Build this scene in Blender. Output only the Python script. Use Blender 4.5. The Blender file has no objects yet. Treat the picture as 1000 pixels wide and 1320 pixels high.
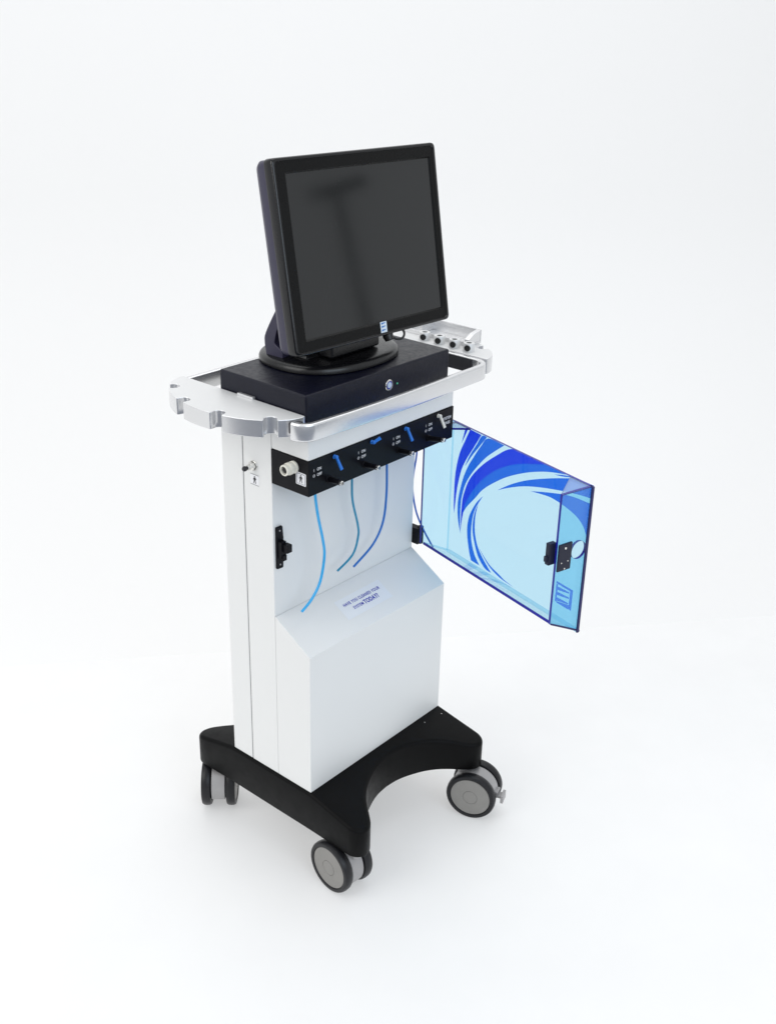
import bpy, bmesh, math, random
from mathutils import Vector, Matrix
from mathutils.geometry import tessellate_polygon
random.seed(4)
Z0 = 0.183                       # design heights are measured from the cabinet's foot; the floor lies 0.183 m below it
scene = bpy.context.scene
col = scene.collection

# ------------------------------------------------------------------ materials
def mat(name, base, rough=.5, metal=0.0, spec=.5, bump=0.0, bscale=400.0, var=0.0, vscale=8.0, coat=0.0, rvar=0.0, stretch=None):
    m = bpy.data.materials.new(name); m.use_nodes = True
    nt = m.node_tree; b = nt.nodes['Principled BSDF']
    b.inputs['Base Color'].default_value = (*base, 1)
    b.inputs['Roughness'].default_value = rough
    b.inputs['Metallic'].default_value = metal
    b.inputs['Specular IOR Level'].default_value = spec
    b.inputs['Coat Weight'].default_value = coat
    b.inputs['Coat Roughness'].default_value = .06
    tc = nt.nodes.new('ShaderNodeTexCoord')
    mp = nt.nodes.new('ShaderNodeMapping'); nt.links.new(tc.outputs['Object'], mp.inputs['Vector'])
    if stretch: mp.inputs['Scale'].default_value = stretch
    def noise(scale, detail=3):
        n = nt.nodes.new('ShaderNodeTexNoise'); n.inputs['Scale'].default_value = scale; n.inputs['Detail'].default_value = detail
        nt.links.new(mp.outputs['Vector'], n.inputs['Vector']); return n
    if var > 0:
        n = noise(vscale); mx = nt.nodes.new('ShaderNodeMix'); mx.data_type = 'RGBA'
        mx.inputs[6].default_value = (*[c*(1-var) for c in base], 1); mx.inputs[7].default_value = (*[min(1, c*(1+var)) for c in base], 1)
        nt.links.new(n.outputs['Fac'], mx.inputs[0]); nt.links.new(mx.outputs[2], b.inputs['Base Color'])
    if rvar > 0:
        n = noise(vscale*2.3, 4); r = nt.nodes.new('ShaderNodeMapRange')
        r.inputs['From Min'].default_value = .3; r.inputs['From Max'].default_value = .7
        r.inputs['To Min'].default_value = max(.02, rough-rvar); r.inputs['To Max'].default_value = rough+rvar
        nt.links.new(n.outputs['Fac'], r.inputs['Value']); nt.links.new(r.outputs['Result'], b.inputs['Roughness'])
    if bump > 0:
        n = noise(bscale, 4); bp = nt.nodes.new('ShaderNodeBump'); bp.inputs['Strength'].default_value = bump; bp.inputs['Distance'].default_value = .001
        nt.links.new(n.outputs['Fac'], bp.inputs['Height']); nt.links.new(bp.outputs['Normal'], b.inputs['Normal'])
    return m

def acrylic(name, tint, gloss=.06, diffuse=None):
    m = bpy.data.materials.new(name); m.use_nodes = True; nt = m.node_tree
    for n in list(nt.nodes): nt.nodes.remove(n)
    out = nt.nodes.new('ShaderNodeOutputMaterial'); tr = nt.nodes.new('ShaderNodeBsdfTransparent'); tr.inputs['Color'].default_value = (*tint, 1)
    gl = nt.nodes.new('ShaderNodeBsdfGlossy'); gl.inputs['Roughness'].default_value = .04
    lw = nt.nodes.new('ShaderNodeLayerWeight'); lw.inputs['Blend'].default_value = .5
    pw = nt.nodes.new('ShaderNodeMath'); pw.operation = 'POWER'; pw.inputs[1].default_value = 5; nt.links.new(lw.outputs['Facing'], pw.inputs[0])
    fr = nt.nodes.new('ShaderNodeMath'); fr.operation = 'MULTIPLY_ADD'; fr.inputs[1].default_value = .5; fr.inputs[2].default_value = .025; nt.links.new(pw.outputs[0], fr.inputs[0])
    tc = nt.nodes.new('ShaderNodeTexCoord'); no = nt.nodes.new('ShaderNodeTexNoise'); no.inputs['Scale'].default_value = 9
    nt.links.new(tc.outputs['Object'], no.inputs['Vector'])
    bp = nt.nodes.new('ShaderNodeBump'); bp.inputs['Strength'].default_value = .04; nt.links.new(no.outputs['Fac'], bp.inputs['Height'])
    nt.links.new(bp.outputs['Normal'], gl.inputs['Normal'])
    mx = nt.nodes.new('ShaderNodeMixShader'); nt.links.new(fr.outputs[0], mx.inputs['Fac'])
    nt.links.new(tr.outputs[0], mx.inputs[1]); nt.links.new(gl.outputs[0], mx.inputs[2])
    last = mx
    if diffuse:
        df = nt.nodes.new('ShaderNodeBsdfDiffuse'); df.inputs['Color'].default_value = (*diffuse[:3], 1)
        m2 = nt.nodes.new('ShaderNodeMixShader'); m2.inputs['Fac'].default_value = diffuse[3]
        nt.links.new(mx.outputs[0], m2.inputs[1]); nt.links.new(df.outputs[0], m2.inputs[2]); last = m2
    nt.links.new(last.outputs[0], out.inputs['Surface'])
    return m

M = {}
M['white'] = mat('white powder coat', (.80, .80, .79), .42, bump=.05, bscale=900, var=.012, vscale=5, rvar=.05)
M['gap'] = mat('dark seam', (.03, .03, .035), .7, var=.1)
M['black_panel'] = mat('black satin panel', (.004, .004, .006), .42, spec=.14, bump=.05, bscale=1200, rvar=.05)
M['base_black'] = mat('moulded black plastic', (.0045, .0045, .0047), .36, spec=.075, bump=.25, bscale=1400, var=.15, vscale=30, rvar=.06)
M['leather'] = mat('navy textured coating', (.0022, .0029, .0115), .36, spec=.30, bump=.55, bscale=650, var=.25, vscale=60, rvar=.08)
M['gloss_black'] = mat('glossy black plastic', (.003, .003, .004), .11, spec=.5, bump=.10, bscale=420, rvar=.05, vscale=30)
M['bezel'] = mat('textured black bezel', (.004, .004, .004), .30, spec=.16, bump=.4, bscale=900, rvar=.08, vscale=30)
M['housing'] = mat('dark indigo housing plastic', (.030, .027, .058), .36, spec=.45, bump=.2, bscale=1100, var=.1, vscale=30)
M['stand'] = mat('black stand plastic', (.006, .006, .007), .26, spec=.45, bump=.10, bscale=900, rvar=.06, vscale=20)
M['screen'] = mat('unlit glass screen', (.0165, .017, .017), .085, spec=.5, var=.06, vscale=6, rvar=.01)
M['alu'] = mat('satin aluminium', (.79, .79, .797), .27, metal=.82, spec=.5, var=.012, vscale=40)
M['alu_matte'] = mat('blasted aluminium', (.74, .74, .738), .46, metal=.30, spec=.5, bump=.04, bscale=1500, var=.02, vscale=60)
M['steel'] = mat('bright steel', (.78, .77, .74), .22, metal=1.0, rvar=.05, vscale=60)
M['rubber'] = mat('dark grey tyre rubber', (.010, .010, .012), .36, spec=.35, bump=.15, bscale=600, var=.2, vscale=40)
M['hub'] = mat('grey wheel cover', (.27, .26, .245), .45, metal=.15, bump=.15, bscale=500, var=.08, vscale=40, rvar=.05)
M['fork'] = mat('grey caster housing', (.38, .37, .37), .38, metal=.35, bump=.08, bscale=500, var=.06, vscale=40)
M['blue_lever'] = mat('blue plastic', (.012, .17, .66), .35, var=.08, vscale=80)
M['white_lever'] = mat('ivory plastic', (.74, .73, .68), .35, var=.04, vscale=80)
M['ivory'] = mat('ivory connector plastic', (.80, .77, .68), .35, var=.05, vscale=90)
M['print_white'] = mat('white print', (.72, .72, .74), .6, var=.03)
M['label'] = mat('white label', (.86, .86, .88), .5, var=.01)
M['ink'] = mat('black ink', (.015, .015, .018), .6, var=.1)
M['ink_grey'] = mat('grey ink', (.20, .20, .24), .6, var=.1)
M['navy_ink'] = mat('blue ink', (.016, .022, .42), .6, var=.1)
M['logo_blue'] = mat('logo blue', (.06, .20, .52), .5, var=.05)
M['logo_white'] = mat('logo pale blue white', (.66, .76, .86), .5, var=.05)
M['sticker'] = mat('pale sticker film', (.805, .825, .855), .28, spec=.4, var=.01)
M['tube_light'] = mat('light blue tube', (.035, .40, .80), .3, var=.06, vscale=60)
M['tube_teal'] = mat('teal blue tube', (.02, .26, .44), .3, var=.06, vscale=60)
M['tube_mid'] = mat('blue tube', (.02, .17, .58), .3, var=.06, vscale=60)
M['tube_dark'] = mat('deep blue tube', (.03, .14, .55), .3, var=.06, vscale=60)
M['acrylic'] = acrylic('clear blue acrylic', (.745, .905, .975))
M['acrylic_side'] = acrylic('clear blue acrylic side', (.66, .885, .972), diffuse=(.45, .80, .95, .10))
M['gusset'] = acrylic('acrylic corner with painted sheen', (.80, .88, .95), diffuse=(.55, .72, .88, .30))  # pale diffuse share puts the corner's white reflection into its colour
M['edge_dark'] = mat('dark navy acrylic edge', (.012, .010, .10), .3, spec=.4, var=.3, vscale=14)
M['latch'] = mat('dark navy latch plastic', (.010, .012, .032), .4, spec=.35, bump=.15, bscale=900)
M['edge'] = mat('deep blue acrylic edge', (.012, .012, .30), .25, spec=.5, var=.2, vscale=12)
M['film_dark'] = acrylic('dark blue print film', (.030, .075, .93), diffuse=(.02, .05, .85, .30))
M['film_mid'] = acrylic('mid blue print film', (.035, .22, .93), diffuse=(.02, .18, .85, .30))
M['button_face'] = mat('pale button face', (.55, .66, .80), .3, var=.03)
M['led'] = mat('green indicator', (.10, .60, .35), .3, var=.03)
M['cavity'] = mat('dark cavity', (.01, .01, .01), .6, var=.1)
M['floor'] = mat('white floor with added glow', (.55, .55, .55), .42, spec=.25, bump=.03, bscale=30, var=.035, vscale=7, rvar=.12)
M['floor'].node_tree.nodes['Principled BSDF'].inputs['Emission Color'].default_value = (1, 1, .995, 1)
M['floor'].node_tree.nodes['Principled BSDF'].inputs['Emission Strength'].default_value = .35  # added glow that lifts the shadow under the cart; the floor is no lamp
M['ground'] = mat('grey blue studio ground', (.045, .06, .10), .6, var=.15, vscale=6)
M['backdrop'] = mat('white sweep with added glow', (.55, .55, .55), .6, spec=.1, var=.006, vscale=1.5)
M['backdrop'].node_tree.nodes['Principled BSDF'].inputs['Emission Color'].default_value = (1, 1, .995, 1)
M['backdrop'].node_tree.nodes['Principled BSDF'].inputs['Emission Strength'].default_value = .35  # same added glow, keeps the sweep as bright as the floor

# ------------------------------------------------------------------ object helpers
ROOT = {}
def thing(name, label, cat, base=(0, 0, -Z0), group=None):
    o = bpy.data.objects.new(name, None); col.objects.link(o)
    o.empty_display_size = .05
    o.location = (base[0], base[1], base[2]+Z0)
    o['label'] = label; o['category'] = cat
    if group: o['group'] = group
    ROOT[o.name] = Vector(base); return o
def root_of(o):
    while o.parent: o = o.parent
    return ROOT[o.name]
def smooth(me, ang=35):
    for p in me.polygons: p.use_smooth = True
    me.set_sharp_from_angle(angle=math.radians(ang))
def obj(name, bm, m, parent=None, bevel=0, segs=2, tag=None, ang=35, base=None, recalc=True, label=None):
    """links bm as ONE mesh object; geometry is given in design coordinates"""
    if recalc: bmesh.ops.recalc_face_normals(bm, faces=bm.faces)
    off = root_of(parent) if parent else Vector(base or (0, 0, -Z0))
    bmesh.ops.translate(bm, verts=bm.verts, vec=-off)
    me = bpy.data.meshes.new(name); bm.to_mesh(me); bm.free()
    for mm in (m if isinstance(m, (list, tuple)) else [m]): me.materials.append(mm)
    smooth(me, ang)
    o = bpy.data.objects.new(name, me); col.objects.link(o)
    if parent: o.parent = parent
    else:
        o.location = off+Vector((0, 0, Z0)); ROOT[o.name] = off
    if bevel:
        b = o.modifiers.new('bevel', 'BEVEL'); b.width = bevel; b.segments = segs; b.limit_method = 'ANGLE'; b.angle_limit = math.radians(40)
        b.harden_normals = True
    if tag:
        o['label'], o['category'] = tag[0], tag[1]
        if len(tag) > 2: o['group'] = tag[2]
    if label: o['label'] = label
    return o
def B(): return bmesh.new()
def box(bm, x0, x1, y0, y1, z0, z1, mi=0):
    v = [bm.verts.new(p) for p in [(x0,y0,z0),(x1,y0,z0),(x1,y1,z0),(x0,y1,z0),(x0,y0,z1),(x1,y0,z1),(x1,y1,z1),(x0,y1,z1)]]
    fs = [bm.faces.new([v[i] for i in q]) for q in [(0,3,2,1),(4,5,6,7),(0,1,5,4),(1,2,6,5),(2,3,7,6),(3,0,4,7)]]
    for f in fs: f.material_index = mi
    return v
def prism(bm, pts, o, u, v, w, side_mi=0, cap_mi=0):
    """polygon pts (2D) in plane o,u,v extruded along vector w"""
    o, u, v, w = map(Vector, (o, u, v, w))
    a = [bm.verts.new(o+u*p[0]+v*p[1]) for p in pts]; b = [bm.verts.new(q.co+w) for q in a]
    n = len(a)
    f = bm.faces.new(a[::-1]); f.material_index = cap_mi
    f = bm.faces.new(b); f.material_index = cap_mi
    for i in range(n):
        f = bm.faces.new([a[i], a[(i+1) % n], b[(i+1) % n], b[i]]); f.material_index = side_mi
def flat(bm, pts, o, u, v):
    o, u, v = map(Vector, (o, u, v))
    vs = [bm.verts.new(o+u*p[0]+v*p[1]) for p in pts]
    for t in tessellate_polygon([[Vector((p[0], p[1], 0)) for p in pts]]):
        try: bm.faces.new([vs[i] for i in t])
        except ValueError: pass
def frame_of(a):
    a = Vector(a).normalized(); h = Vector((0, 0, 1)) if abs(a.z) < .9 else Vector((1, 0, 0))
    u = a.cross(h).normalized(); return a, u, a.cross(u).normalized()
def lathe(bm, prof, o, axis, n=40, closed=False, mi=0):
    """prof: list of (radius, height along axis)"""
    a, u, v = frame_of(axis); o = Vector(o); rings = []
    for r, h in prof:
        if r < 1e-6: rings.append([bm.verts.new(o+a*h)])
        else: rings.append([bm.verts.new(o+a*h+u*(r*math.cos(2*math.pi*i/n))+v*(r*math.sin(2*math.pi*i/n))) for i in range(n)])
    pairs = list(zip(rings, rings[1:]))
    if closed: pairs.append((rings[-1], rings[0]))
    for A, Bq in pairs:
        for i in range(n):
            j = (i+1) % n
            q = [A[i % len(A)], A[j % len(A)], Bq[j % len(Bq)], Bq[i % len(Bq)]]
            q = list(dict.fromkeys(q))
            if len(q) > 2:
                f = bm.faces.new(q); f.material_index = mi
def catmull(pts, k=8, closed=False):
    P = [Vector(p) for p in pts]; out = []; n = len(P)
    for i in range(n if closed else n-1):
        p0, p1, p2, p3 = (P[(i-1) % n], P[i], P[(i+1) % n], P[(i+2) % n]) if closed else (P[max(i-1, 0)], P[i], P[i+1], P[min(i+2, n-1)])
        for s in range(k):
            t = s/k
            out.append(.5*((2*p1)+(p2-p0)*t+(2*p0-5*p1+4*p2-p3)*t*t+(3*p1-p0-3*p2+p3)*t**3))
    if not closed: out.append(P[-1])
    return out
def tube(bm, path, r, n=10, taper=None):
    P = [Vector(p) for p in path]; rings = []; up = None
    for i, p in enumerate(P):
        t = (P[min(i+1, len(P)-1)]-P[max(i-1, 0)]).normalized()
        if up is None: up = t.orthogonal().normalized()
        up = (up-t*up.dot(t)).normalized(); w = t.cross(up)
        rr = r if taper is None else r*taper[0]+(taper[1]-taper[0])*r*i/(len(P)-1)
        rings.append([bm.verts.new(p+up*(rr*math.cos(2*math.pi*k/n))+w*(rr*math.sin(2*math.pi*k/n))) for k in range(n)])
    for A, Q in zip(rings, rings[1:]):
        for k in range(n): bm.faces.new([A[k], A[(k+1) % n], Q[(k+1) % n], Q[k]])
    bm.faces.new(rings[0][::-1]); bm.faces.new(rings[-1])
def rounded(pts, radii, k=7):
    """round the corners of a 2D polygon"""
    out = []; n = len(pts)
    for i in range(n):
        p, a, b = Vector(pts[i]), Vector(pts[i-1]), Vector(pts[(i+1) % n])
        r = radii[i] if isinstance(radii, (list, tuple)) else radii
        d1, d2 = (a-p), (b-p); r = min(r, d1.length*.49, d2.length*.49)
        if r <= 0: out.append(tuple(p)); continue
        s, e = p+d1.normalized()*r, p+d2.normalized()*r
        for j in range(k+1):
            t = j/k; q = s*(1-t)**2+p*2*t*(1-t)+e*t*t; out.append((q.x, q.y))
    return out
def smooth_poly(pts, k=5, corner=55):
    """Catmull-Rom through a closed 2D outline, keeping sharp corners"""
    n = len(pts); P = [Vector(p) for p in pts]; sharp = []
    for i in range(n):
        a, b = P[i]-P[i-1], P[(i+1) % n]-P[i]
        sharp.append(a.length < 1e-7 or b.length < 1e-7 or math.degrees(a.angle(b)) > corner)
    out = []
    for i in range(n):
        j = (i+1) % n
        p0 = P[i] if sharp[i] else P[i-1]; p3 = P[j] if sharp[j] else P[(j+1) % n]
        p1, p2 = P[i], P[j]
        for s in range(k):
            t = s/k; q = .5*((2*p1)+(p2-p0)*t+(2*p0-5*p1+4*p2-p3)*t*t+(3*p1-p0-3*p2+p3)*t**3)
            out.append((q.x, q.y))
    return out
def text(bm, s, size, o, u, v, align='LEFT', squash=1.0, bold=0.0, space=1.0):
    cu = bpy.data.curves.new('lettering', 'FONT'); cu.body = s; cu.size = size; cu.align_x = align; cu.align_y = 'CENTER'; cu.offset = bold; cu.resolution_u = 3; cu.space_character = space
    ob = bpy.data.objects.new('lettering', cu); col.objects.link(ob)
    dg = bpy.context.evaluated_depsgraph_get(); me = bpy.data.meshes.new_from_object(ob.evaluated_get(dg))
    t = bmesh.new(); t.from_mesh(me)
    o, u, v = map(Vector, (o, u, v)); mp = {}
    for q in t.verts: mp[q.index] = bm.verts.new(o+u*(q.co.x*squash)+v*q.co.y)
    for f in t.faces: bm.faces.new([mp[q.index] for q in f.verts])
    t.free(); bpy.data.meshes.remove(me); bpy.data.objects.remove(ob); bpy.data.curves.remove(cu)

X, Y, Z = Vector((1, 0, 0)), Vector((0, 1, 0)), Vector((0, 0, 1))

# ------------------------------------------------------------------ the setting: white floor and sweep
BD = Vector((.645, .765, 0)).normalized(); BS = Vector((BD.y, -BD.x, 0))     # direction away from the camera, and sideways
bm = B()
fl = [BS*a+BD*b+Z*-Z0 for a, b in [(-6, -.98), (6, -.98), (6, .778), (-6, .778)]]
bm.faces.new([bm.verts.new(p) for p in fl])
bmesh.ops.subdivide_edges(bm, edges=bm.edges[:], cuts=6, use_grid_fill=True)
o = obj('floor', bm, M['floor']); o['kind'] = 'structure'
bm = B(); bm.faces.new([bm.verts.new(BS*a+BD*b+Z*(-Z0-.004)) for a, b in [(-7, -7), (7, -7), (7, -.9), (-7, -.9)]])
o = obj('studio_ground', bm, M['ground']); o['kind'] = 'structure'
bm = B(); prof = [(.775, -.0025), (.7785, .0003)]
prof += [(.80+.02*i, .0003) for i in range(12)]
for i in range(1, 15):
    a = math.radians(90*i/14); prof.append((1.02+.9*math.sin(a), .0003+.9*(1-math.cos(a))))
prof += [(1.92, 1.6), (1.92, 4.2)]
rows = [[bm.verts.new(BS*s+BD*d+Z*(h-Z0)) for s in (-7, -3, 0, 3, 7)] for d, h in prof]
for A, Q in zip(rows, rows[1:]):
    for i in range(4): bm.faces.new([A[i], A[i+1], Q[i+1], Q[i]])
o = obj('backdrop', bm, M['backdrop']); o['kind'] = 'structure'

# ================================================================== THE CART
cart = thing('medical_cart', 'white wheeled medical cart with black base, silver notched tray and open blue see-through door', 'cart', (.18, .0985, -Z0))
W, D1, D2, D3 = .36, .081, .147, .197
Zb, Z1, Z2, PB, PT, ZT = -.003, .2725, .321, .5645, .6228, .661

# ---- base: plan outline with a concave arc between the legs, domed top, flat underside
def spl(pts, k=5): return [(q.x, q.y) for q in catmull([(a, b, 0) for a, b in pts], k)]
front_half = spl([(-.004, .0985), (-.004, .050), (-.004, .0), (-.005, -.060), (-.0056, -.0860), (-.0048, -.0995), (.0005, -.1105), (.0110, -.1172), (.0235, -.1165), (.0360, -.1085), (.0465, -.0965), (.0600, -.0795), (.0745, -.0644), (.0900, -.0525), (.1050, -.0438), (.1300, -.0330), (.1550, -.0262), (.18, -.0240)])
front = front_half+[(.36-a, b) for a, b in front_half[::-1]][1:]
rear_half = spl([(-.004, .0985), (-.004, .150), (-.004, .197), (-.005, .250), (-.0060, .2780), (-.0035, .2930), (.0050, .3025), (.0170, .3050), (.0330, .2985), (.0500, .2810), (.0660, .2620), (.0900, .2480), (.1300, .2380), (.18, .2350)])
rear = rear_half+[(.36-a, b) for a, b in rear_half[::-1]][1:]
outline = front+rear[::-1][1:-1]
cl = []
for q in outline:
    if not cl or (Vector(q)-Vector(cl[-1])).length > 4e-4: cl.append(q)
def dome(y):
    d = max(0, -y, y-.197); return -.0025-.2*d
CL = [Vector(q) for q in cl]; nk = len(CL)
area2 = sum(CL[k].x*CL[(k+1) % nk].y-CL[(k+1) % nk].x*CL[k].y for k in range(nk)); sgn = 1 if area2 > 0 else -1
NR = []
for k in range(nk):
    d = (CL[(k+1) % nk]-CL[k-1]).normalized(); NR.append(Vector((-d.y, d.x))*sgn)          # inward
def inset(dst, z): return [bm.verts.new((CL[k].x+NR[k].x*dst, CL[k].y+NR[k].y*dst, z)) for k in range(nk)]
bm = B(); er = .0070
loops = [inset(.0025, -.083), inset(.0007, -.0823), inset(0, -.0805)]
for k in range(6):
    a = math.radians(90*k/5); loops.append(inset(er*(1-math.cos(a)), -er*(1-math.sin(a))))
for A, Q in zip(loops, loops[1:]):
    for k in range(nk): bm.faces.new([A[k], A[(k+1) % nk], Q[(k+1) % nk], Q[k]])
bm.faces.new(loops[0][::-1]); bm.faces.new(loops[-1])
for k in range(-13, 35):
    bmesh.ops.bisect_plane(bm, geom=bm.verts[:]+bm.edges[:]+bm.faces[:], plane_co=(0, k*.0095+.0011, 0), plane_no=(0, 1, 0), dist=1e-5)
for v in bm.verts:
    if v.co.z > -.05: v.co.z += dome(v.co.y)
obj('base', bm, M['base_black'], cart, ang=42)
for a, b in [(.3007, -.0138), (.3468, -.0189)]:
    bm = B(); lathe(bm, [(0, .0010), (.0010, .0009), (.0012, 0)], (a, b, dome(b)-.0003), Z, 10); obj('base_screw', bm, M['steel'], cart)

# ---- body
bm = B(); box(bm, 0, W, D1, D2-.0006, Zb, ZT-.001); mid = obj('column', bm, M['white'], cart, .0012)
bm = B(); box(bm, .001, W-.001, D2-.004, D2+.004, Zb, ZT-.004); obj('seam', bm, M['gap'], cart)
bm = B(); box(bm, 0, W, D2+.0009, D3, Zb, ZT-.001); obj('rear_cabinet', bm, M['white'], cart, .0015)
bm = B(); prism(bm, [(0, Zb), (0, Z1), (D1-.0004, Z2), (D1-.0004, Zb)], (0, 0, 0), Y, Z, X*W); obj('lower_housing', bm, M['white'], cart, .0011)
bm = B(); box(bm, 0, W, 0, D1-.0004, PT+.0003, ZT); obj('upper_housing', bm, M['white'], cart, .0022)
bm = B(); box(bm, -.0008, W+.0008, -.0008, D1-.0004, PB, PT); panel = obj('control_panel', bm, M['black_panel'], cart, .0006)

# ---- levers, ports and lettering on the black panel
for i, x in enumerate((.0565, .1445, .2295, .3172)):
    wh = i == 3; bm = B(); flip = i == 1
    p0 = Vector((x, -.001, .6158)); 
    tip = p0+(Vector((.0035, -.0130, -.0195)) if not flip else Vector((.0090, -.0110, .0075)))
    elbow = p0+Vector((0, -.0045, 0.0006))
    lathe(bm, [(.0036, 0), (.0036, .001), (.0026, .0016), (.0026, .0040), (0, .0040)], p0, -Y, 16)
    lathe(bm, [(0, -.0034), (.0022, -.0028), (.0031, -.0012), (.0033, 0), (.0031, .0012), (.0022, .0028), (0, .0034)], elbow, -Y, 16)
    d = (tip-elbow).normalized(); s = d.cross(Vector((0, -1, .3)).normalized()).normalized(); t = d.cross(s)
    vs = []
    for k, (wd, th) in ((0, (.0019, .0018)), (.55, (.0023, .0015)), (1, (.0030, .0012))):
        c = elbow.lerp(tip, k); vs.append([bm.verts.new(c+s*a*wd+t*b*th) for a, b in ((-1, -1), (1, -1), (1, 1), (-1, 1))])
    for A, Q in zip(vs, vs[1:]):
        for k in range(4): bm.faces.new([A[k], A[(k+1) % 4], Q[(k+1) % 4], Q[k]])
    bm.faces.new(vs[0][::-1]); bm.faces.new(vs[-1])
    obj('lever', bm, M['white_lever'] if wh else M['blue_lever'], panel, .0006, label='ivory lever' if wh else ('blue lever turned upward' if flip else None))
for x0, x1 in ((.044, .039), (.1285, .1252), (.2135, .2104), (.292, .2951)):
    a = Vector((x0, 0, .5815)); e = Vector((x1, -.035, .5858)); ax = e-a; L = ax.length
    bm = B(); lathe(bm, [(.0062, -.001), (.0062, .0025), (.0046, .003), (.0044, L-.006), (.0036, L-.006)], a, ax, 20)
    pt = obj('port', bm, M['black_panel'], panel)
    bm = B(); lathe(bm, [(.0030, L-.009), (.0037, L-.006), (.0037, L-.001), (.0028, L), (.0016, L), (.0014, L-.004), (0, L-.004)], a, ax, 20)
    obj('port_tip', bm, M['steel'], pt)
for x in (.0145, .1165, .2025, .288):
    bm = B()
    for z, q in ((.6058, 'ON'), (.5967, 'OFF')):
        text(bm, 'I' if q == 'ON' else 'O', .0064, (x-.0035, -.0012, z), X, Z, 'CENTER', bold=.0001)
        text(bm, q, .0066, (x+.003, -.0012, z), X, Z, 'LEFT', .95, bold=.00014)
    obj('lettering', bm, M['print_white'], panel)
bm = B()
text(bm, 'SYSTEM', .0072, (.3425, -.0012, .6052), X, Z, 'CENTER', .95, bold=.00014)
text(bm, 'RINSE', .0072, (.3425, -.0012, .5965), X, Z, 'CENTER', .95, bold=.00014)
obj('lettering', bm, M['print_white'], panel)

# ---- round patient symbol labels and side connectors
def man(bm, o, u, v, s):
    def P(pts): flat(bm, [(a*s, b*s) for a, b in pts], o, u, v)
    P([(.0+.075*math.cos(t*.524), .36+.075*math.sin(t*.524)) for t in range(12)])
    P([(-.10, .26), (.10, .26), (.12, .02), (-.10, .0)])
    P([(-.11, .25), (-.22, .07), (-.21, -.02), (-.15, -.01), (-.15, .06), (-.09, .15)])
    P([(.10, .26), (.25, .10), (.24, .03), (.19, .05), (.10, .15)])
    P([(-.105, .0), (.0, .01), (-.05, -.18), (-.12, -.42), (-.20, -.42), (-.14, -.2)])
    P([(.0, .01), (.12, .02), (.13, -.18), (.22, -.38), (.15, -.42), (.05, -.2)])
xs = -.0008
bm = B(); flat(bm, rounded([(-.0108, -.0104), (.0108, -.0104), (.0108, .0104), (-.0108, .0104)], .0022), (xs-.0004, .0150, .5910), -Y, Z)
lb = obj('symbol_label', bm, M['label'], panel)
bm = B()
ro = rounded([(-.0090, -.0088), (.0090, -.0088), (.0090, .0088), (-.0090, .0088)], .0020); ri = rounded([(-.0081, -.0079), (.0081, -.0079), (.0081, .0079), (-.0081, .0079)], .0016)
for k in range(len(ro)):
    j = (k+1) % len(ro)
    flat(bm, [ro[k], ro[j], ri[j], ri[k]], (xs-.0007, .0150, .5910), -Y, Z)
obj('border', bm, M['ink_grey'], lb)
bm = B(); man(bm, Vector((xs-.0008, .0150, .5910)), -Y, Z, .0155); obj('figure', bm, M['ink'], lb)
bm = B(); c = Vector((xs, .0300, .6070))
lathe(bm, [(.0100, -.001), (.0100, .003), (.0082, .004), (.0082, .007), (.0098, .0075), (.0102, .010), (.0098, .014), (.0080, .0145), (.0078, .017), (.0088, .0172), (.0090, .0215), (.0082, .0225), (.0066, .0225), (.0060, .012), (0, .012)], c, -X, 28)
cn = obj('connector', bm, M['ivory'], panel)
bm = B(); lathe(bm, [(.0045, .0125), (.0045, .020), (.0030, .0205), (0, .0190)], c, -X, 20); obj('connector_core', bm, M['cavity'], cn)
# column connector (steel hex nut and nozzle) and its label
c = Vector((0, .1215, .5830)); bm = B()
lathe(bm, [(.0088, -.001), (.0088, .0016), (.0080, .0022)], c, -X, 28)
lathe(bm, [(.0076, .0016), (.0076, .0075), (.0058, .0080), (.0046, .0085), (.0046, .0150), (0, .0150)], c, -X, 6)
cn = obj('hose_nozzle', bm, M['steel'], mid, .0004)
bm = B(); lathe(bm, [(.0030, .014), (.0030, .0175), (.0042, .018), (.0042, .0215), (.0026, .022), (.0026, .0235), (0, .0235)], c, -X, 20); obj('nozzle_seal', bm, M['gap'], cn)
bm = B(); flat(bm, [(-.0098, -.0094), (.0098, -.0094), (.0098, .0094), (-.0098, .0094)], (-.0003, .1200, .5588), -Y, Z); lb = obj('symbol_label', bm, M['label'], mid)
bm = B(); man(bm, Vector((-.0008, .1200, .5585)), -Y, Z, .0150)
for z in (-.0090, .0086): flat(bm, [(-.0096, z), (.0096, z), (.0096, z+.0006), (-.0096, z+.0006)], (-.0008, .1200, .5588), -Y, Z)
obj('figure', bm, M['ink'], lb)

# ---- clear sticker on the slope with its line of blue lettering
sn = Vector((0, D1, Z2-Z1)).normalized(); sN = Vector((0, -sn.z, sn.y)).normalized()
o0 = Vector((0, 0, Z1)); lower = bpy.data.objects['lower_housing']
bm = B(); flat(bm, [(.1195, .026), (.2365, .026), (.2365, .0675), (.1195, .0675)], o0+sN*.0003, X, sn); st = obj('sticker', bm, M['sticker'], lower)
bm = B()
text(bm, 'HAVE YOU CLEANED YOUR', .0084, o0+sN*.0006+X*.1780+sn*.0535, X, sn, 'CENTER', .80, bold=.0002, space=1.14)
text(bm, 'SYSTEM', .0083, o0+sN*.0006+X*.1720+sn*.0412, X, sn, 'RIGHT', .82, bold=.0002, space=1.14)
text(bm, 'TODAY?', .0118, o0+sN*.0006+X*.1740+sn*.0416, X, sn, 'LEFT', .80, bold=.0004, space=1.08)
obj('lettering', bm, M['navy_ink'], st)

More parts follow.
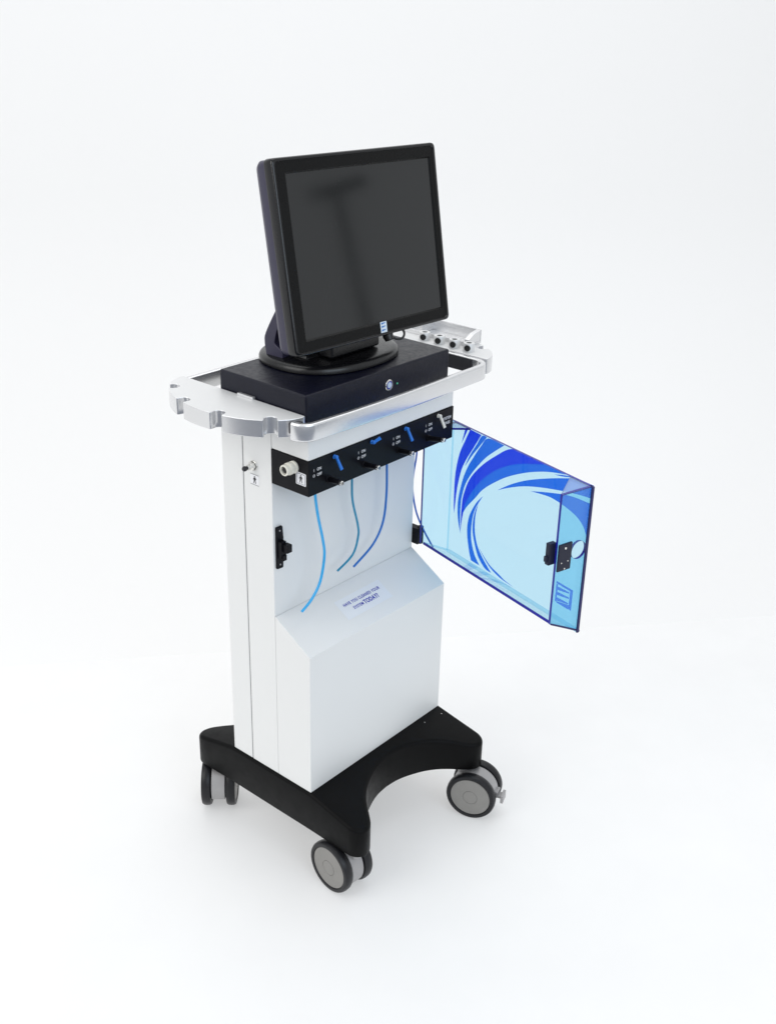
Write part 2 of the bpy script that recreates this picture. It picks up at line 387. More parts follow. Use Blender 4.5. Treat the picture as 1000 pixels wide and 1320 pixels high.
# ---- door catch on the recessed face
bm = B(); y = D1
prism(bm, rounded([(.0045, .4095), (.0185, .4085), (.0200, .4630), (.0180, .4850), (.0045, .4848)], .002, 3), (0, y-.004, 0), X, Z, Y*.0042)
box(bm, .0065, .0180, y-.012, y-.003, .4300, .4600); box(bm, .0100, .0215, y-.022, y-.010, .4420, .4560); box(bm, .0080, .0170, y-.014, y-.008, .4260, .4360)
ct = obj('door_catch', bm, M['black_panel'], cart, .0008)
for z in (.4780, .4165):
    bm = B(); lathe(bm, [(.0016, 0), (.0014, .0005), (0, .0006)], (.0115, y-.004, z), -Y, 14); obj('catch_screw', bm, M['fork'], ct)

# ---- silver tray: rail and two D-shaped end plates with notches
bm = B(); n = 9
def bend(cx, cy, r, a0, a1, k=9): return [(cx+r*math.cos(math.radians(a0+(a1-a0)*i/k)), cy+r*math.sin(math.radians(a0+(a1-a0)*i/k))) for i in range(k+1)]
path = [(-.0385, -.0068)]+bend(-.0170, -.0090, .0215, 184, 262)+[(.05, -.0345), (.12, -.0370), (.18, -.0378), (.24, -.0376), (.31, -.0362)]+bend(.383, -.0085, .0270, -84, -4)+[(.4102, .03), (.4102, .10), (.4102, .20)]+bend(.382, .236, .0282, 0, 90)+[(.30, .2642), (.15, .2642), (-.012, .2642)]
t, h = .0052, .0140
rings = []
for i, q in enumerate(path):
    a, b = Vector(path[max(i-1, 0)]), Vector(path[min(i+1, len(path)-1)]); d = (b-a).normalized(); nn = Vector((d.y, -d.x))
    c2 = []
    for sx, sz in ((-1, -1), (1, -1), (1, 1), (-1, 1)):
        for k in ((0, 1) if sx*sz > 0 else (1, 0)):
            pass
    sec = rounded([(-t, -h), (t, -h), (t, h), (-t, h)], .0035, 3)
    rings.append([bm.verts.new((q[0]+nn.x*a2, q[1]+nn.y*a2, .6855+b2)) for a2, b2 in sec])
m_ = len(rings[0])
for A, Q in zip(rings, rings[1:]):
    for k in range(m_): bm.faces.new([A[k], A[(k+1) % m_], Q[(k+1) % m_], Q[k]])
bm.faces.new(rings[0][::-1]); bm.faces.new(rings[-1])
tray_rail = obj('tray_rail', bm, M['alu'], cart, ang=40)
def plate_outline(xe, sg, ce=.134, ax=.0880, ay=.1390, notch=(-56, -15, 21, 56)):
    E = lambda a: Vector((xe+sg*ax*math.cos(a), ce+ay*math.sin(a)))
    pts = [(xe, ce-ay+.0015), (xe+sg*.006, ce-ay)]
    a = math.radians(-82); step = math.radians(2)
    N = []
    for q in notch:
        c = math.radians(q); s = (E(c+.01)-E(c-.01)).length/.02; N.append((c-.0112/s, c+.0112/s, c))
    while a < math.radians(84):
        hit = [q for q in N if q[0] <= a+step and a <= q[1]]
        if hit:
            n0, n1, c = hit[0]; p0, p1 = E(n0), E(n1); tn = (p1-p0); wd = tn.length; tn.normalize(); nn = Vector((-tn.y, tn.x))
            mid_ = E(c); inw = Vector((xe, ce))-mid_
            if nn.dot(inw) < 0: nn = -nn
            pts.append(tuple(p0)); r2 = wd*.5
            pts.append(tuple(p0+tn*.0012+nn*.0030))
            cc = p0+tn*r2+nn*.0085
            for k in range(9):
                th = math.pi*(k/8); pts.append(tuple(cc-tn*(r2-.0012)*math.cos(th)+nn*(r2-.0012)*math.sin(th)*.85))
            pts.append(tuple(p1-tn*.0012+nn*.0030)); pts.append(tuple(p1)); a = n1+step*.6
        else: pts.append(tuple(E(a))); a += step
    pts += [(xe+sg*.006, ce+ay), (xe, ce+ay-.0015)]
    return pts
bm = B(); prism(bm, plate_outline(-.010, -1), (0, 0, .6730), X, Y, Z*.0275, 1, 0); lp = obj('tray_end_plate', bm, [M['alu_matte'], M['alu']], cart, .0011, 3)
bm = B(); prism(bm, plate_outline(.4168, 1, ax=.0870, ay=.1600, notch=(-46, -14, 20, 50)), (0, 0, .6730), X, Y, Z*.0275, 1, 0); rp = obj('tray_end_plate', bm, [M['alu_matte'], M['alu']], cart, .0011, 3)
for q in ((-.0380, -.0200, -.0100, .004, .6790, .6960), (.4090, .4190, .02, .05, .6770, .6950), (.4090, .4190, .21, .24, .6770, .6950), (.4190, .4250, -.0110, .002, .6760, .6980)):
    bm = B(); box(bm, *q); obj('tray_bracket', bm, M['gap'], cart, .001)
bm = B(); box(bm, .02, .34, .006, .19, ZT-.0012, ZT+.0022); obj('top_plate', bm, M['black_panel'], cart)
bm = B(); box(bm, -.0160, -.0090, .1030, .1380, .7004, .7050); obj('tray_tab', bm, M['alu'], lp, .001)
# instrument holder: four round sockets and an open trough
for y in (.0285, .0610, .0950, .1290):
    bm = B(); lathe(bm, [(0, .0005), (.0098, .0005), (.0102, .0015), (.0102, .0140), (.0096, .0150), (.0050, .0150), (.0047, .0100), (0, .0100)], (.4365, y, .700), Z, 32)
    sk = obj('instrument_socket', bm, M['alu_matte'], rp)
    bm = B(); lathe(bm, [(.0056, .0082), (.0056, .0105), (.0050, .0108), (0, .0108)], (.4365, y, .7072), (-.94, -.34, 0), 24)
    obj('socket_hole', bm, M['cavity'], sk)
    bm = B(); lathe(bm, [(.0047, .0144), (0, .0145)], (.4378, y, .700), Z, 24); obj('socket_hole', bm, M['cavity'], sk)
bm = B()
box(bm, .4530, .4920, .0420, .2050, .7004, .7050); box(bm, .4530, .4548, .0420, .2050, .7048, .7085); box(bm, .4890, .4920, .0420, .2050, .7048, .7255)
prism(bm, [(.4547, .7049), (.4891, .7049), (.4891, .7250), (.4700, .7215), (.4547, .7130)], (0, .0422, 0), X, Z, Y*.0100)
box(bm, .4547, .4891, .1500, .1522, .7049, .7210); box(bm, .4547, .4891, .2028, .2048, .7049, .7235)
obj('instrument_trough', bm, M['alu'], rp, .0010)
bm = B(); box(bm, .4030, .4048, -.0040, .2150, .6735, .6978); obj('rail_dark_reflection', bm, M['gap'], tray_rail, .0003)  # added dark strip stands in for the case's reflection in the rail

# ---- casters
def caster(c, az, st, pedal=False, cover=None):
    """c: wheel centre, az: axle direction in degrees, st: swivel stem (x, y)"""
    a = Vector((math.cos(math.radians(az)), math.sin(math.radians(az)), 0)); c = Vector(c)
    tq = Vector((st[0]-c.x, st[1]-c.y, 0)); tq = (tq-a*tq.dot(a))
    tq = Vector((-a.y, a.x, 0)) if tq.length < 1e-3 else tq.normalized()        # toward the stem
    bm = B()
    arc_ = [(.0445*math.cos(math.radians(q)), .0445*math.sin(math.radians(q))) for q in range(-52, 205, 7)]
    prism(bm, arc_, c-a*.0132, tq, Z, a*.0264)
    top = -.0815; sx = Vector((st[0], st[1], c.z+.030)); lathe(bm, [(.0115, 0), (.0115, top-c.z-.030)], sx, Z, 20); lathe(bm, [(.0165, 0), (.0165, .004)], (st[0], st[1], top-.0045), Z, 24)
    cs = obj('caster', bm, M['fork'], cart, .0015)
    for s in (-1, 1):
        o = c+a*(s*.0236)
        bm = B(); lathe(bm, [(.0392, -.0082), (.0430, -.0092), (.0468, -.0082), (.0486, -.0050), (.0490, 0), (.0486, .0050), (.0468, .0082), (.0430, .0092), (.0405, .0086), (.0392, .0062)], o, a*s, 56, closed=True)
        obj('tyre', bm, M['rubber'], cs)
        bm = B(); lathe(bm, [(.0393, -.0070), (.0393, .0068), (.0388, .0074), (.0150, .0080), (.0146, .0073), (.0140, .0073), (.0136, .0082), (.0060, .0086), (0, .0086)], o, a*s, 48)
        obj('wheel_cover', bm, M['hub'], cs)
    if pedal:
        q = -tq; bm = B()
        def P(h, w, l): return c+q*l+a*w+Z*h
        def blk(l0, l1, w0, w1, h0, h1):
            v = [bm.verts.new(P(hh, ww, ll)) for ll, ww, hh in [(l0,w0,h0),(l1,w0,h0),(l1,w1,h0),(l0,w1,h0),(l0,w0,h1),(l1,w0,h1),(l1,w1,h1),(l0,w1,h1)]]
            for f in [(0,3,2,1),(4,5,6,7),(0,1,5,4),(1,2,6,5),(2,3,7,6),(3,0,4,7)]: bm.faces.new([v[i] for i in f])
        blk(.036, .0560, -.0075, .0075, -.0045, .0010); blk(.0550, .0605, -.0115, .0115, -.0120, .0050); blk(.036, .0490, -.0095, .0095, .0050, .0100)
        obj('brake_pedal', bm, M['fork'], cs, .001)
caster((.0212, -.0545, -.134), 175, (.022, -.086))
caster((.3415, -.1120, -.134), 200, (.3390, -.0860), True)
caster((.0270, .2740, -.134), 132, (.024, .280))
caster((.3400, .2500, -.134), 170, (.336, .282))

# ---- see-through blue door, swung open on the right edge
th = 1.3166; DW, DD, zt, zi, zo = .355, .0662, .5734, .3413, .3075; T = .0048
e = Vector((-math.cos(th), -math.sin(th), 0)); nv = Vector((math.sin(th), -math.cos(th), 0)); b0 = Vector((.3511, .0517, 0))
def DP(a, d, z): return b0+e*a+nv*d+Z*z
def slab(bm, P, thick, edges=(0, 1, 2, 3)):
    P = [Vector(p) for p in P]; n_ = (P[1]-P[0]).cross(P[2]-P[0]).normalized()*thick
    a = [bm.verts.new(p) for p in P]; b = [bm.verts.new(p+n_) for p in P]; k = len(P)
    bm.faces.new(a[::-1]); bm.faces.new(b)
    for i in range(k): bm.faces.new([a[i], a[(i+1) % k], b[(i+1) % k], b[i]]).material_index = 1 if i in edges else 0
bm = B(); slab(bm, [DP(0, DD, zo), DP(DW, DD, zo), DP(DW, DD, zt), DP(0, DD, zt)], T, (1, 2))
door = obj('door', bm, [M['acrylic'], M['edge']], cart)
# end flange with a round finger hole
bm = B(); hz, hd, hr = .4652, .0478, .0158; N_ = 36
ring = [(hd+hr*.98*math.cos(2*math.pi*i/N_), hz+hr*math.sin(2*math.pi*i/N_)) for i in range(N_)]
fo = [(0, zi), (DD-.0005, zo), (DD-.0005, zt), (0, zt)]
def outer_at(i):
    a = 2*math.pi*i/N_; dx, dz = math.cos(a), math.sin(a); best = 9
    for k in range(4):
        (x0, z0), (x1, z1) = fo[k], fo[(k+1) % 4]; den = dx*(z1-z0)-dz*(x1-x0)
        if abs(den) < 1e-9: continue
        s = ((x0-hd)*(z1-z0)-(z0-hz)*(x1-x0))/den
        if s > 0:
            px, pz = hd+dx*s, hz+dz*s
            if min(x0, x1)-1e-6 <= px <= max(x0, x1)+1e-6 and min(z0, z1)-1e-6 <= pz <= max(z0, z1)+1e-6: best = min(best, s)
    return (hd+dx*best, hz+dz*best)
angs = sorted([(2*math.pi*i/N_, outer_at(i)) for i in range(N_)]+[(math.atan2(z-hz, x-hd) % (2*math.pi), (x, z)) for x, z in fo])
ow = [q for _, q in angs]; iw = [(hd+hr*math.cos(q), hz+hr*math.sin(q)) for q, _ in angs]; k = len(ow)
def lay(off): return [bm.verts.new(DP(DW-off, d, z)) for d, z in ow], [bm.verts.new(DP(DW-off, d, z)) for d, z in iw]
A, Ai = lay(0); Q, Qi = lay(T)
for i in range(k):
    j = (i+1) % k
    bm.faces.new([A[i], A[j], Ai[j], Ai[i]]); bm.faces.new([Q[j], Q[i], Qi[i], Qi[j]])
    bm.faces.new([A[j], A[i], Q[i], Q[j]]).material_index = 0 if min(ow[i][0], ow[j][0]) > DD-.002 else 1; bm.faces.new([Ai[i], Ai[j], Qi[j], Qi[i]]).material_index = 1
obj('door_flange', bm, [M['acrylic_side'], M['edge'], M['acrylic']], door)
bm = B()
slab(bm, [DP(DW+.0002, .0003, zi-.0005), DP(DW+.0002, DD+T*.5, zo-.0005), DP(DW+.0002, DD+T*.5, zo+.0030), DP(DW+.0002, .0003, zi+.0030)], .0012); obj('edge_strip', bm, M['edge_dark'], door, .0003)
bm = B(); slab(bm, [DP(DW+.0002, DD-.0003, zo), DP(DW+.0032, DD-.0003, zo), DP(DW+.0032, DD-.0003, zt), DP(DW+.0002, DD-.0003, zt)], T+.0003); obj('edge_strip', bm, M['edge_dark'], door, .0005)
bm = B(); slab(bm, [DP(0, 0, zi), DP(0, 0, zt), DP(0, DD-.0005, zt), DP(0, DD-.0005, zo)], T, (0, 1)); obj('door_flange', bm, [M['acrylic'], M['edge']], door)
bm = B(); slab(bm, [DP(.0043, .0005, zi), DP(DW-.0043, .0005, zi), DP(DW-.0043, DD-.0008, zo+.0002), DP(.0043, DD-.0008, zo+.0002)], T, (0,)); obj('door_flange', bm, [M['acrylic'], M['edge']], door)
bm = B(); slab(bm, [DP(.0043, .0005, zt-.0005), DP(.0464, DD-.0006, zt-.0005), DP(.0043, DD-.0006, zt-.0005)], -T*.8); obj('corner_gusset', bm, [M['gusset'], M['edge']], door)
bm = B(); slab(bm, [DP(DW-.0043, .0005, zt-.0005), DP(DW-.0043, DD-.0006, zt-.0005), DP(.3037, DD-.0006, zt-.0005)], -T*.8); obj('corner_gusset', bm, [M['gusset'], M['edge']], door)
SW = {
'A dark' : [[0.0381, 0.5666], [0.0255, 0.5411], [0.0115, 0.511], [0.0032, 0.4749], [0.0013, 0.4442], [0.0022, 0.4067], [0.0049, 0.3871], [0.0066, 0.4083], [0.0082, 0.4279], [0.012, 0.4519], [0.0194, 0.4806], [0.0311, 0.5049], [0.0502, 0.5349], [0.0698, 0.5659]] ,
'A0 dark' : [[0.0237, 0.5621], [0.0206, 0.5503], [0.0158, 0.5325], [0.0236, 0.5477], [0.0312, 0.5635]] ,
'B mid' : [[0.0713, 0.5646], [0.0574, 0.5427], [0.0409, 0.5174], [0.0289, 0.4928], [0.0319, 0.496], [0.0463, 0.5174], [0.0654, 0.5418], [0.0853, 0.5669]] ,
'C mid' : [[0.0887, 0.5657], [0.0704, 0.5452], [0.0517, 0.5174], [0.0375, 0.4943], [0.0259, 0.4681], [0.0184, 0.4411], [0.0143, 0.4191], [0.0143, 0.3984], [0.0171, 0.3803], [0.0215, 0.3666], [0.0271, 0.3534], [0.0238, 0.3734], [0.0228, 0.3923], [0.0229, 0.411], [0.0246, 0.428], [0.0324, 0.4556], [0.0467, 0.4811], [0.066, 0.5061], [0.0874, 0.5297], [0.1112, 0.5501], [0.1321, 0.5666]] ,
'D dark' : [[0.152, 0.567], [0.1089, 0.5381], [0.0726, 0.5062], [0.0437, 0.4707], [0.0289, 0.4337], [0.0256, 0.4087], [0.0253, 0.3836], [0.0265, 0.3609], [0.0283, 0.3809], [0.0331, 0.4076], [0.0386, 0.4252], [0.062, 0.4622], [0.0907, 0.4943], [0.1269, 0.5226], [0.1727, 0.5462], [0.2366, 0.5674], [0.2013, 0.5682]] ,
'E mid' : [[0.2365, 0.5677], [0.1726, 0.5465], [0.1269, 0.523], [0.0907, 0.4947], [0.062, 0.4622], [0.0386, 0.426], [0.028, 0.3923], [0.0396, 0.4133], [0.0638, 0.442], [0.0795, 0.4615], [0.1031, 0.4824], [0.1444, 0.5117], [0.1944, 0.5379], [0.2428, 0.5565], [0.2875, 0.5675]] ,
'E2 mid' : [[0.2598, 0.5579], [0.2808, 0.5643], [0.3029, 0.5691], [0.303, 0.5681], [0.2811, 0.5616]] ,
'F mid' : [[0.1214, 0.4779], [0.1561, 0.5022], [0.1959, 0.5243], [0.2442, 0.5451], [0.286, 0.5605], [0.3137, 0.5690], [0.3505, 0.571], [0.3475, 0.5476], [0.3261, 0.5446], [0.3066, 0.5413], [0.2889, 0.5379], [0.2463, 0.5279], [0.2071, 0.5168], [0.1771, 0.5057], [0.1464, 0.4914]] ,
'G mid' : [[0.2071, 0.5082], [0.2471, 0.5209], [0.2897, 0.5324], [0.3176, 0.5365], [0.3477, 0.5381], [0.3480, 0.5056], [0.3475, 0.4762], [0.3373, 0.4930], [0.3219, 0.5037], [0.3046, 0.5092], [0.2899, 0.5119], [0.2701, 0.5145], [0.2479, 0.5145]] ,
'H1 mid' : [[0.0848, 0.4535], [0.0679, 0.4342], [0.056, 0.4146], [0.0491, 0.3987], [0.0453, 0.3781], [0.0471, 0.3558], [0.055, 0.3281], [0.062, 0.3126], [0.0868, 0.3126], [0.0717, 0.3275], [0.0618, 0.3465], [0.0575, 0.364], [0.0573, 0.383], [0.0597, 0.4029], [0.0662, 0.4223], [0.0744, 0.4366]] ,
'H2 mid' : [[0.0728, 0.4333], [0.0654, 0.4164], [0.0609, 0.3958], [0.0614, 0.3732], [0.0681, 0.353], [0.0797, 0.3309], [0.0945, 0.318], [0.1057, 0.3126], [0.1207, 0.3122], [0.1105, 0.3193], [0.0931, 0.3328], [0.078, 0.3495], [0.0695, 0.3689], [0.0666, 0.3867], [0.0673, 0.4096]] ,
'H3 mid' : [[0.0793, 0.35], [0.0985, 0.3332], [0.1184, 0.3208], [0.143, 0.3137], [0.165, 0.3117], [0.1843, 0.3114], [0.1591, 0.3140], [0.1425, 0.3187], [0.1181, 0.3251], [0.0982, 0.336]] }
for kind in ('dark', 'mid'):
    bm = B()
    for name, pts in SW.items():
        if name.split()[1] == kind: flat(bm, smooth_poly(pts), b0+nv*(DD+T+.0006), e, Z)
    obj('swirl_print', bm, M['film_dark' if kind == 'dark' else 'film_mid'], door, recalc=False)
# square emblem printed on the outside of the door (mirrored from this side)
bm = B(); L0, L1, zb_, zt_ = .2890, .3290, .3320, .3720; oo = b0+nv*(DD+T+.0006); h_ = zt_-zb_
def LP(pts): flat(bm, [(L0+(L1-L0)*a, zb_+h_*b) for a, b in pts], oo, e, Z)
LP([(0, .90), (0, 1), (1, 1), (1, .88)]); LP([(.84, .05), (.84, .879), (1, .879), (1, 0)]); LP([(0, .04), (.10, .04), (.10, .879), (0, .879)])
for q in (.10, .37, .62): LP([(.101, q), (.101, q+.16), (.80, q+.20), (.80, q+.13)])
LP([(.101, 0), (.101, .07), (.839, .22), (.839, 0)])
obj('emblem_print', bm, M['film_mid'], door, recalc=False)
# latch on the end flange, hinge block on the cabinet side
bm = B(); 
def dbox(bm, a0, a1, d0, d1, z0, z1):
    v = [bm.verts.new(DP(a, d, z)) for a, d, z in [(a0,d0,z0),(a1,d0,z0),(a1,d1,z0),(a0,d1,z0),(a0,d0,z1),(a1,d0,z1),(a1,d1,z1),(a0,d1,z1)]]
    for f in [(0,3,2,1),(4,5,6,7),(0,1,5,4),(1,2,6,5),(2,3,7,6),(3,0,4,7)]: bm.faces.new([v[i] for i in f])
dbox(bm, DW+.0004, DW+.0040, .0005, .0285, .4390, .4870); dbox(bm, DW-T-.0100, DW-T-.0010, -.0115, .0030, .4500, .4880); dbox(bm, DW-T-.009, DW-T-.003, -.0155, -.011, .4560, .4660)
la = obj('door_latch', bm, M['latch'], door, .001)
for d, z, r_ in ((.0140, .4790, .0022), (.0075, .4540, .0013), (.0210, .4550, .0013), (.0150, .4425, .0016)):
    bm = B(); lathe(bm, [(r_, 0), (r_*.9, .0006), (0, .0007)], DP(DW+.0039, d, z), e, 12); obj('latch_screw', bm, M['steel'], la)
for z0, z1 in ((.3300, .3620), (.5250, .5570)):
    bm = B(); box(bm, W-.0005, W+.0150, D1-.014, D1+.012, z0, z1); lathe(bm, [(.0060, -.001), (.0060, z1-z0+.001)], (W+.0120, D1-.010, z0), Z, 18); obj('door_hinge', bm, M['black_panel'], cart, .001)

# ================================================================== tubes hanging out from under the black panel
def hose(name_label, pts, r, m, tip):
    bm = B(); tube(bm, catmull(pts, 10), r, 12)
    obj('tube', bm, m, base=(pts[-1][0], pts[-1][1], pts[-1][2]), tag=(name_label, 'tube', 'thin tubes hanging under the black panel'))
hose('light blue thin tube, leftmost, hanging lowest and curling left to the slope', [(.0555, .040, .5640), (.0555, .04, .5398), (.0624, .04, .4977), (.0738, .04, .4499), (.0769, .04, .4194), (.067, .04, .3774), (.0468, .04, .3516), (.0225, .04, .3370)], .0024, M['tube_light'], 0)
hose('teal thin tube, second from left, hanging in front of the white recess', [(.1601, .055, .5640), (.1601, .055, .5317), (.1622, .055, .4896), (.1761, .055, .4397), (.1776, .055, .4159), (.1637, .055, .3858), (.1254, .055, .3686)], .0020, M['tube_teal'], 0)
hose('mid blue thin tube, third from left, sweeping left at its end inside the white recess', [(.2502, .055, .5640), (.2502, .055, .5305), (.251, .055, .4728), (.243, .055, .4212), (.2168, .055, .3862), (.1667, .055, .361)], .0021, M['tube_mid'], 0)
hose('deep blue thin tube, rightmost, hanging beside the hinge of the see-through door', [(.3550, .0780, .5640), (.3660, .0817, .5127), (.3665, .0880, .4659), (.3665, .0885, .4328), (.369, .0800, .3906), (.3735, .0640, .3563), (.3785, .0440, .3251)], .0017, M['tube_dark'], 0)

# ================================================================== computer box on the tray
case = thing('computer_case', 'flat navy textured computer box with a round silver button, under the monitor on the tray', 'computer', (.1645, .0905, ZT+.0022))
bm = B(); box(bm, -.0080, .3370, -.0040, .1860, ZT+.0022, .7310); obj('case_body', bm, M['leather'], case, .0032, 3)
c = (.1805, -.0040, .7040); bm = B()
lathe(bm, [(.0092, -.001), (.0092, .0008), (.0086, .0015), (.0066, .0016), (.0062, .0006), (0, .0006)], c, -Y, 36); pb = obj('power_button', bm, M['steel'], case)
bm = B(); lathe(bm, [(.0048, .0004), (.0047, .0016), (0, .0018)], c, -Y, 30); obj('button_face', bm, M['button_face'], pb)
bm = B(); lathe(bm, [(.0064, .0009), (.0048, .0010)], c, -Y, 30); obj('button_ring', bm, M['navy_ink'], pb)
bm = B(); lathe(bm, [(.0016, -.0003), (.0015, .0006), (0, .0009)], (.2010, -.0040, .7020), -Y, 14); obj('indicator_light', bm, M['led'], case)

# ================================================================== monitor
mon = thing('monitor', 'black flat square touchscreen monitor, switched off, tilted back on a round stand', 'monitor', (.185, .110, .7312))
ya, ti = math.radians(-3.373), math.radians(10.0)
mn = Vector((math.sin(ya)*math.cos(ti), -math.cos(ya)*math.cos(ti), math.sin(ti))); me_ = Vector((math.cos(ya), math.sin(ya), 0)); mu = mn.cross(me_)
if mu.z < 0: mu = -mu
mc = Vector((.1666, .0314, .9214)); MW, MH, SW_, SH = .3400, .2807, .2993, .2354; sx, sy = .0049, -.0005
def MP(a, b, c=0): return mc+me_*a+mu*b+mn*c
def rr(w, h, r, k=6): return rounded([(-w/2, -h/2), (w/2, -h/2), (w/2, h/2), (-w/2, h/2)], r, k)
def loft(bm, loops, mi=0, cap0=False, cap1=False):
    R = [[bm.verts.new(MP(a, b, c)) for a, b in l] for l, c in loops]
    for A, Q in zip(R, R[1:]):
        for i in range(len(A)): bm.faces.new([A[i], A[(i+1) % len(A)], Q[(i+1) % len(Q)], Q[i]])
    if cap0: bm.faces.new(R[0][::-1])
    if cap1: bm.faces.new(R[-1])
sh = lambda l, a, b: [(q[0]+a, q[1]+b) for q in l]
bm = B()
loft(bm, [(rr(MW-.0010, MH-.0010, .0080), -.0185), (rr(MW, MH, .0085), -.0170), (rr(MW, MH, .0085), -.0032), (rr(MW-.0012, MH-.0012, .0085), -.0010), (rr(MW-.0036, MH-.0036, .0085), 0),
          (rr(MW-.0090, MH-.0090, .0080), .0), (rr(MW-.0105, MH-.0105, .0078), -.0012)])
obj('monitor_rim', bm, M['gloss_black'], mon, ang=50)
bm = B()
loft(bm, [(rr(MW-.0105, MH-.0105, .0078), -.0012), (sh(rr(SW_+.0050, SH+.0050, .0020), sx, sy), -.0015), (sh(rr(SW_, SH, .0010), sx, sy), -.0042)])
bz = obj('bezel', bm, M['bezel'], mon, ang=30)
bm = B(); flat(bm, sh(rr(SW_+.004, SH+.004, .001), sx, sy), MP(0, 0, -.0040), me_, mu); obj('screen', bm, M['screen'], mon)
bm = B()
loft(bm, [(rr(MW-.0030, MH-.0030, .0090), -.0180), (rr(MW-.0030, MH-.0030, .0100), -.0330), (rr(MW-.0080, MH-.0080, .0120), -.0400), (rr(MW-.0250, MH-.0250, .0200), -.0455), (rr(MW-.10, MH-.09, .03), -.058), (rr(MW-.14, MH-.12, .03), -.060)], cap1=True, cap0=True)
obj('rear_housing', bm, M['housing'], mon, ang=50)
# logo badge: pale square with three blue wedges
bw, bh = .0136, .0172; bx, by = .0150, -MH/2+.0132
bm = B(); loft(bm, [(sh(rr(bw, bh, .0006, 2), bx, by), -.0016), (sh(rr(bw, bh, .0006, 2), bx, by), -.0006)], cap1=True); bd = obj('emblem', bm, M['logo_white'], bz)
bm = B()
for q in (-.36, -.04, .26): flat(bm, [(bx-.36*bw, by+q*bh), (bx+.30*bw, by+(q+.11)*bh), (bx+.30*bw, by+(q+.16)*bh), (bx-.36*bw, by+(q+.17)*bh)], MP(0, 0, -.0003), me_, mu)
obj('emblem_stripe', bm, M['logo_blue'], bd)
# stand: rounded foot, arm, front knob and a loop of cable
bm = B(); cx, cy, ax, ay = .171, .1170, .1200, .0985
def foot(s, h): return [bm.verts.new((cx+ax*s*math.copysign(abs(math.cos(t))**.86, math.cos(t)), cy+ay*s*math.copysign(abs(math.sin(t))**.86, math.sin(t)), .7312+h)) for t in [2*math.pi*i/72 for i in range(72)]]
R = [foot(s, h) for s, h in [(.97, 0), (1, .0015), (1, .0065), (.985, .0100), (.95, .0128), (.90, .0140), (.60, .0160), (.3, .0165)]]
for A, Q in zip(R, R[1:]):
    for i in range(72): bm.faces.new([A[i], A[(i+1) % 72], Q[(i+1) % 72], Q[i]])
bm.faces.new(R[0][::-1]); bm.faces.new(R[-1]); obj('stand_foot', bm, M['stand'], mon, ang=50)
bm = B()
oA = [(.066, .9000), (.112, .8560), (.1330, .8245), (.1590, .7810), (.1625, .7640), (.1590, .7440)]
iA = [(.1220, .7440), (.1235, .7560), (.1370, .7640), (.1385, .7710), (.1290, .7960), (.1020, .8300), (.062, .8600)]
arcs = [(q.x, q.y) for q in catmull([(a, b, 0) for a, b in oA], 6)]+[(q.x, q.y) for q in catmull([(a, b, 0) for a, b in iA], 6)]
prism(bm, arcs, (.0680, 0, 0), Y, Z, X*.195); obj('stand_arm', bm, M['housing'], mon, .002)
bm = B(); box(bm, .085, .250, .085, .140, .7440, .7530); box(bm, .110, .225, .055, .085, .7480, .8200); obj('stand_neck', bm, M['stand'], mon, .006, 3)
bm = B(); lathe(bm, [(0, -.006), (.007, -.005), (.009, 0), (.007, .008), (0, .009)], (.1950, .0130, .7790), (0, -.5, -.8), 20); obj('knob', bm, M['stand'], mon)
bm = B(); tube(bm, catmull([(.199, .012, .7780), (.207, .004, .7725), (.216, .000, .7735), (.2225, .002, .7800), (.2240, .010, .7880)], 8), .0019, 10); obj('cable', bm, M['cavity'], mon)

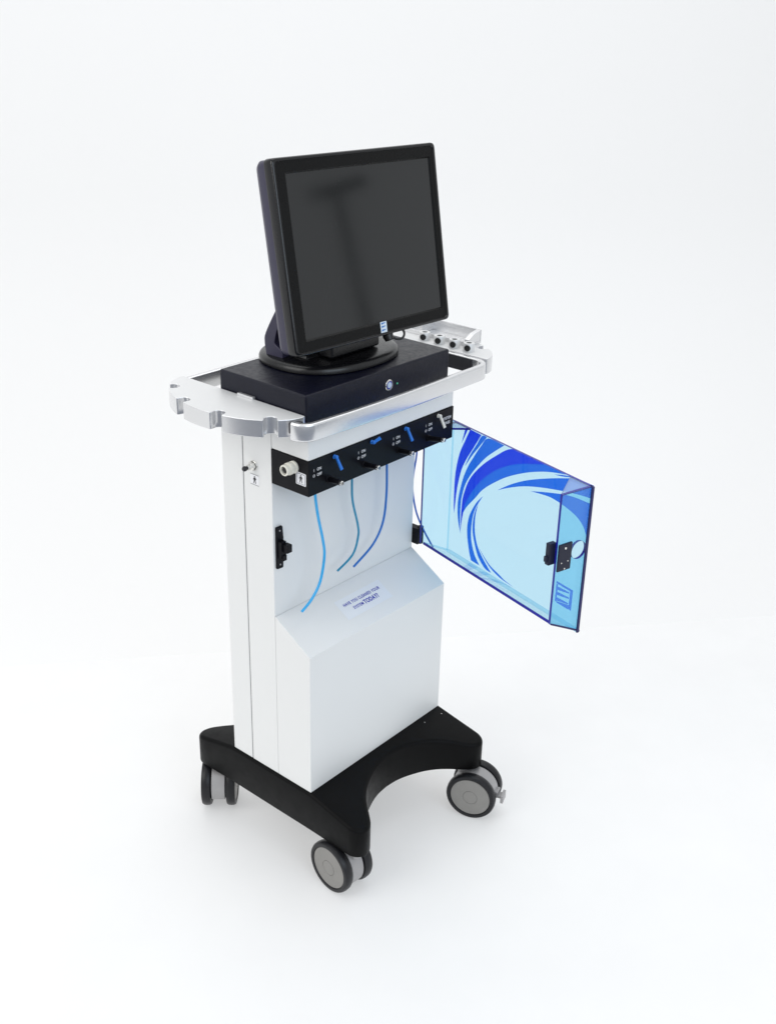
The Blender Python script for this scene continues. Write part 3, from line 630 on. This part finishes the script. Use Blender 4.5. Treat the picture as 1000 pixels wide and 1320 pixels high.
# ================================================================== light stand beside the photographer (mirrored in the dark screen)
ls = thing('light_stand', 'dark studio light stand, seen only as a dim reflection in the switched-off screen', 'light stand', (1.70, -1.83, -Z0))
bm = B(); tube(bm, [(1.70, -1.83, .10-Z0), (1.695, -1.825, .70), (1.66, -1.79, 1.24)], .017, 12); obj('pole', bm, M['black_panel'], ls)
bm = B(); tube(bm, [(1.58, -1.835, 1.262), (1.66, -1.79, 1.262), (1.76, -1.74, 1.276)], .022, 12); obj('head', bm, M['black_panel'], ls)
for k in range(3):
    a = 2*math.pi*k/3+.4; bm = B(); tube(bm, [(1.70, -1.83, .34-Z0), (1.70+.34*math.cos(a), -1.83+.34*math.sin(a), .012-Z0)], .012, 10); obj('leg', bm, M['black_panel'], ls)

# ------------------------------------------------------------------ camera
cam = bpy.data.cameras.new('camera'); co = bpy.data.objects.new('camera', cam); col.objects.link(co)
cr, cu_, cf = Vector((.65021851, -.75940674, .02274393)), Vector((.30370644, .28724647, .90843374)), Vector((.69640382, .58377296, -.41740969))
mt = Matrix((cr, cu_, -cf)).transposed().to_4x4(); mt.translation = Vector((-1.11594794, -1.09541481, 1.25898562+Z0)); co.matrix_world = mt
cam.sensor_fit = 'HORIZONTAL'; cam.sensor_width = 36; cam.lens = 36*1430.0438/1000; cam.clip_end = 60; cam.clip_start = .02
scene.camera = co

# ------------------------------------------------------------------ light: white studio, softboxes
w = bpy.data.worlds.new('World'); scene.world = w; w.use_nodes = True
bg = w.node_tree.nodes['Background']; bg.inputs['Color'].default_value = (.95, .975, 1.0, 1); bg.inputs['Strength'].default_value = .74
def area(name, loc, target, size, power, color=(1, 1, 1)):
    l = bpy.data.lights.new(name, 'AREA'); l.shape = 'RECTANGLE'; l.size, l.size_y = size; l.energy = power; l.color = color
    o = bpy.data.objects.new(name, l); col.objects.link(o); o.location = loc
    o.rotation_euler = (Vector(target)-Vector(loc)).to_track_quat('-Z', 'Y').to_euler(); return o
area('softbox_left', (-2.1, .7, 2.1), (.1, .1, .6), (1.8, 1.8), 26, (1, .99, .965))
area('softbox_front', (-.5, -2.4, 1.75), (.2, -.1, .45), (2.0, 1.6), 21, (.72, .86, 1))
area('softbox_overhead', (.9, .5, 3.0), (.6, .5, 0), (2.6, 2.6), 26, (1, 1, 1))
scene.render.engine = 'CYCLES'
scene.cycles.max_bounces = 12; scene.cycles.transparent_max_bounces = 24; scene.cycles.use_denoising = True
scene.view_settings.view_transform = 'Standard'; scene.view_settings.look = 'None'; scene.view_settings.exposure = 0; scene.view_settings.gamma = 1
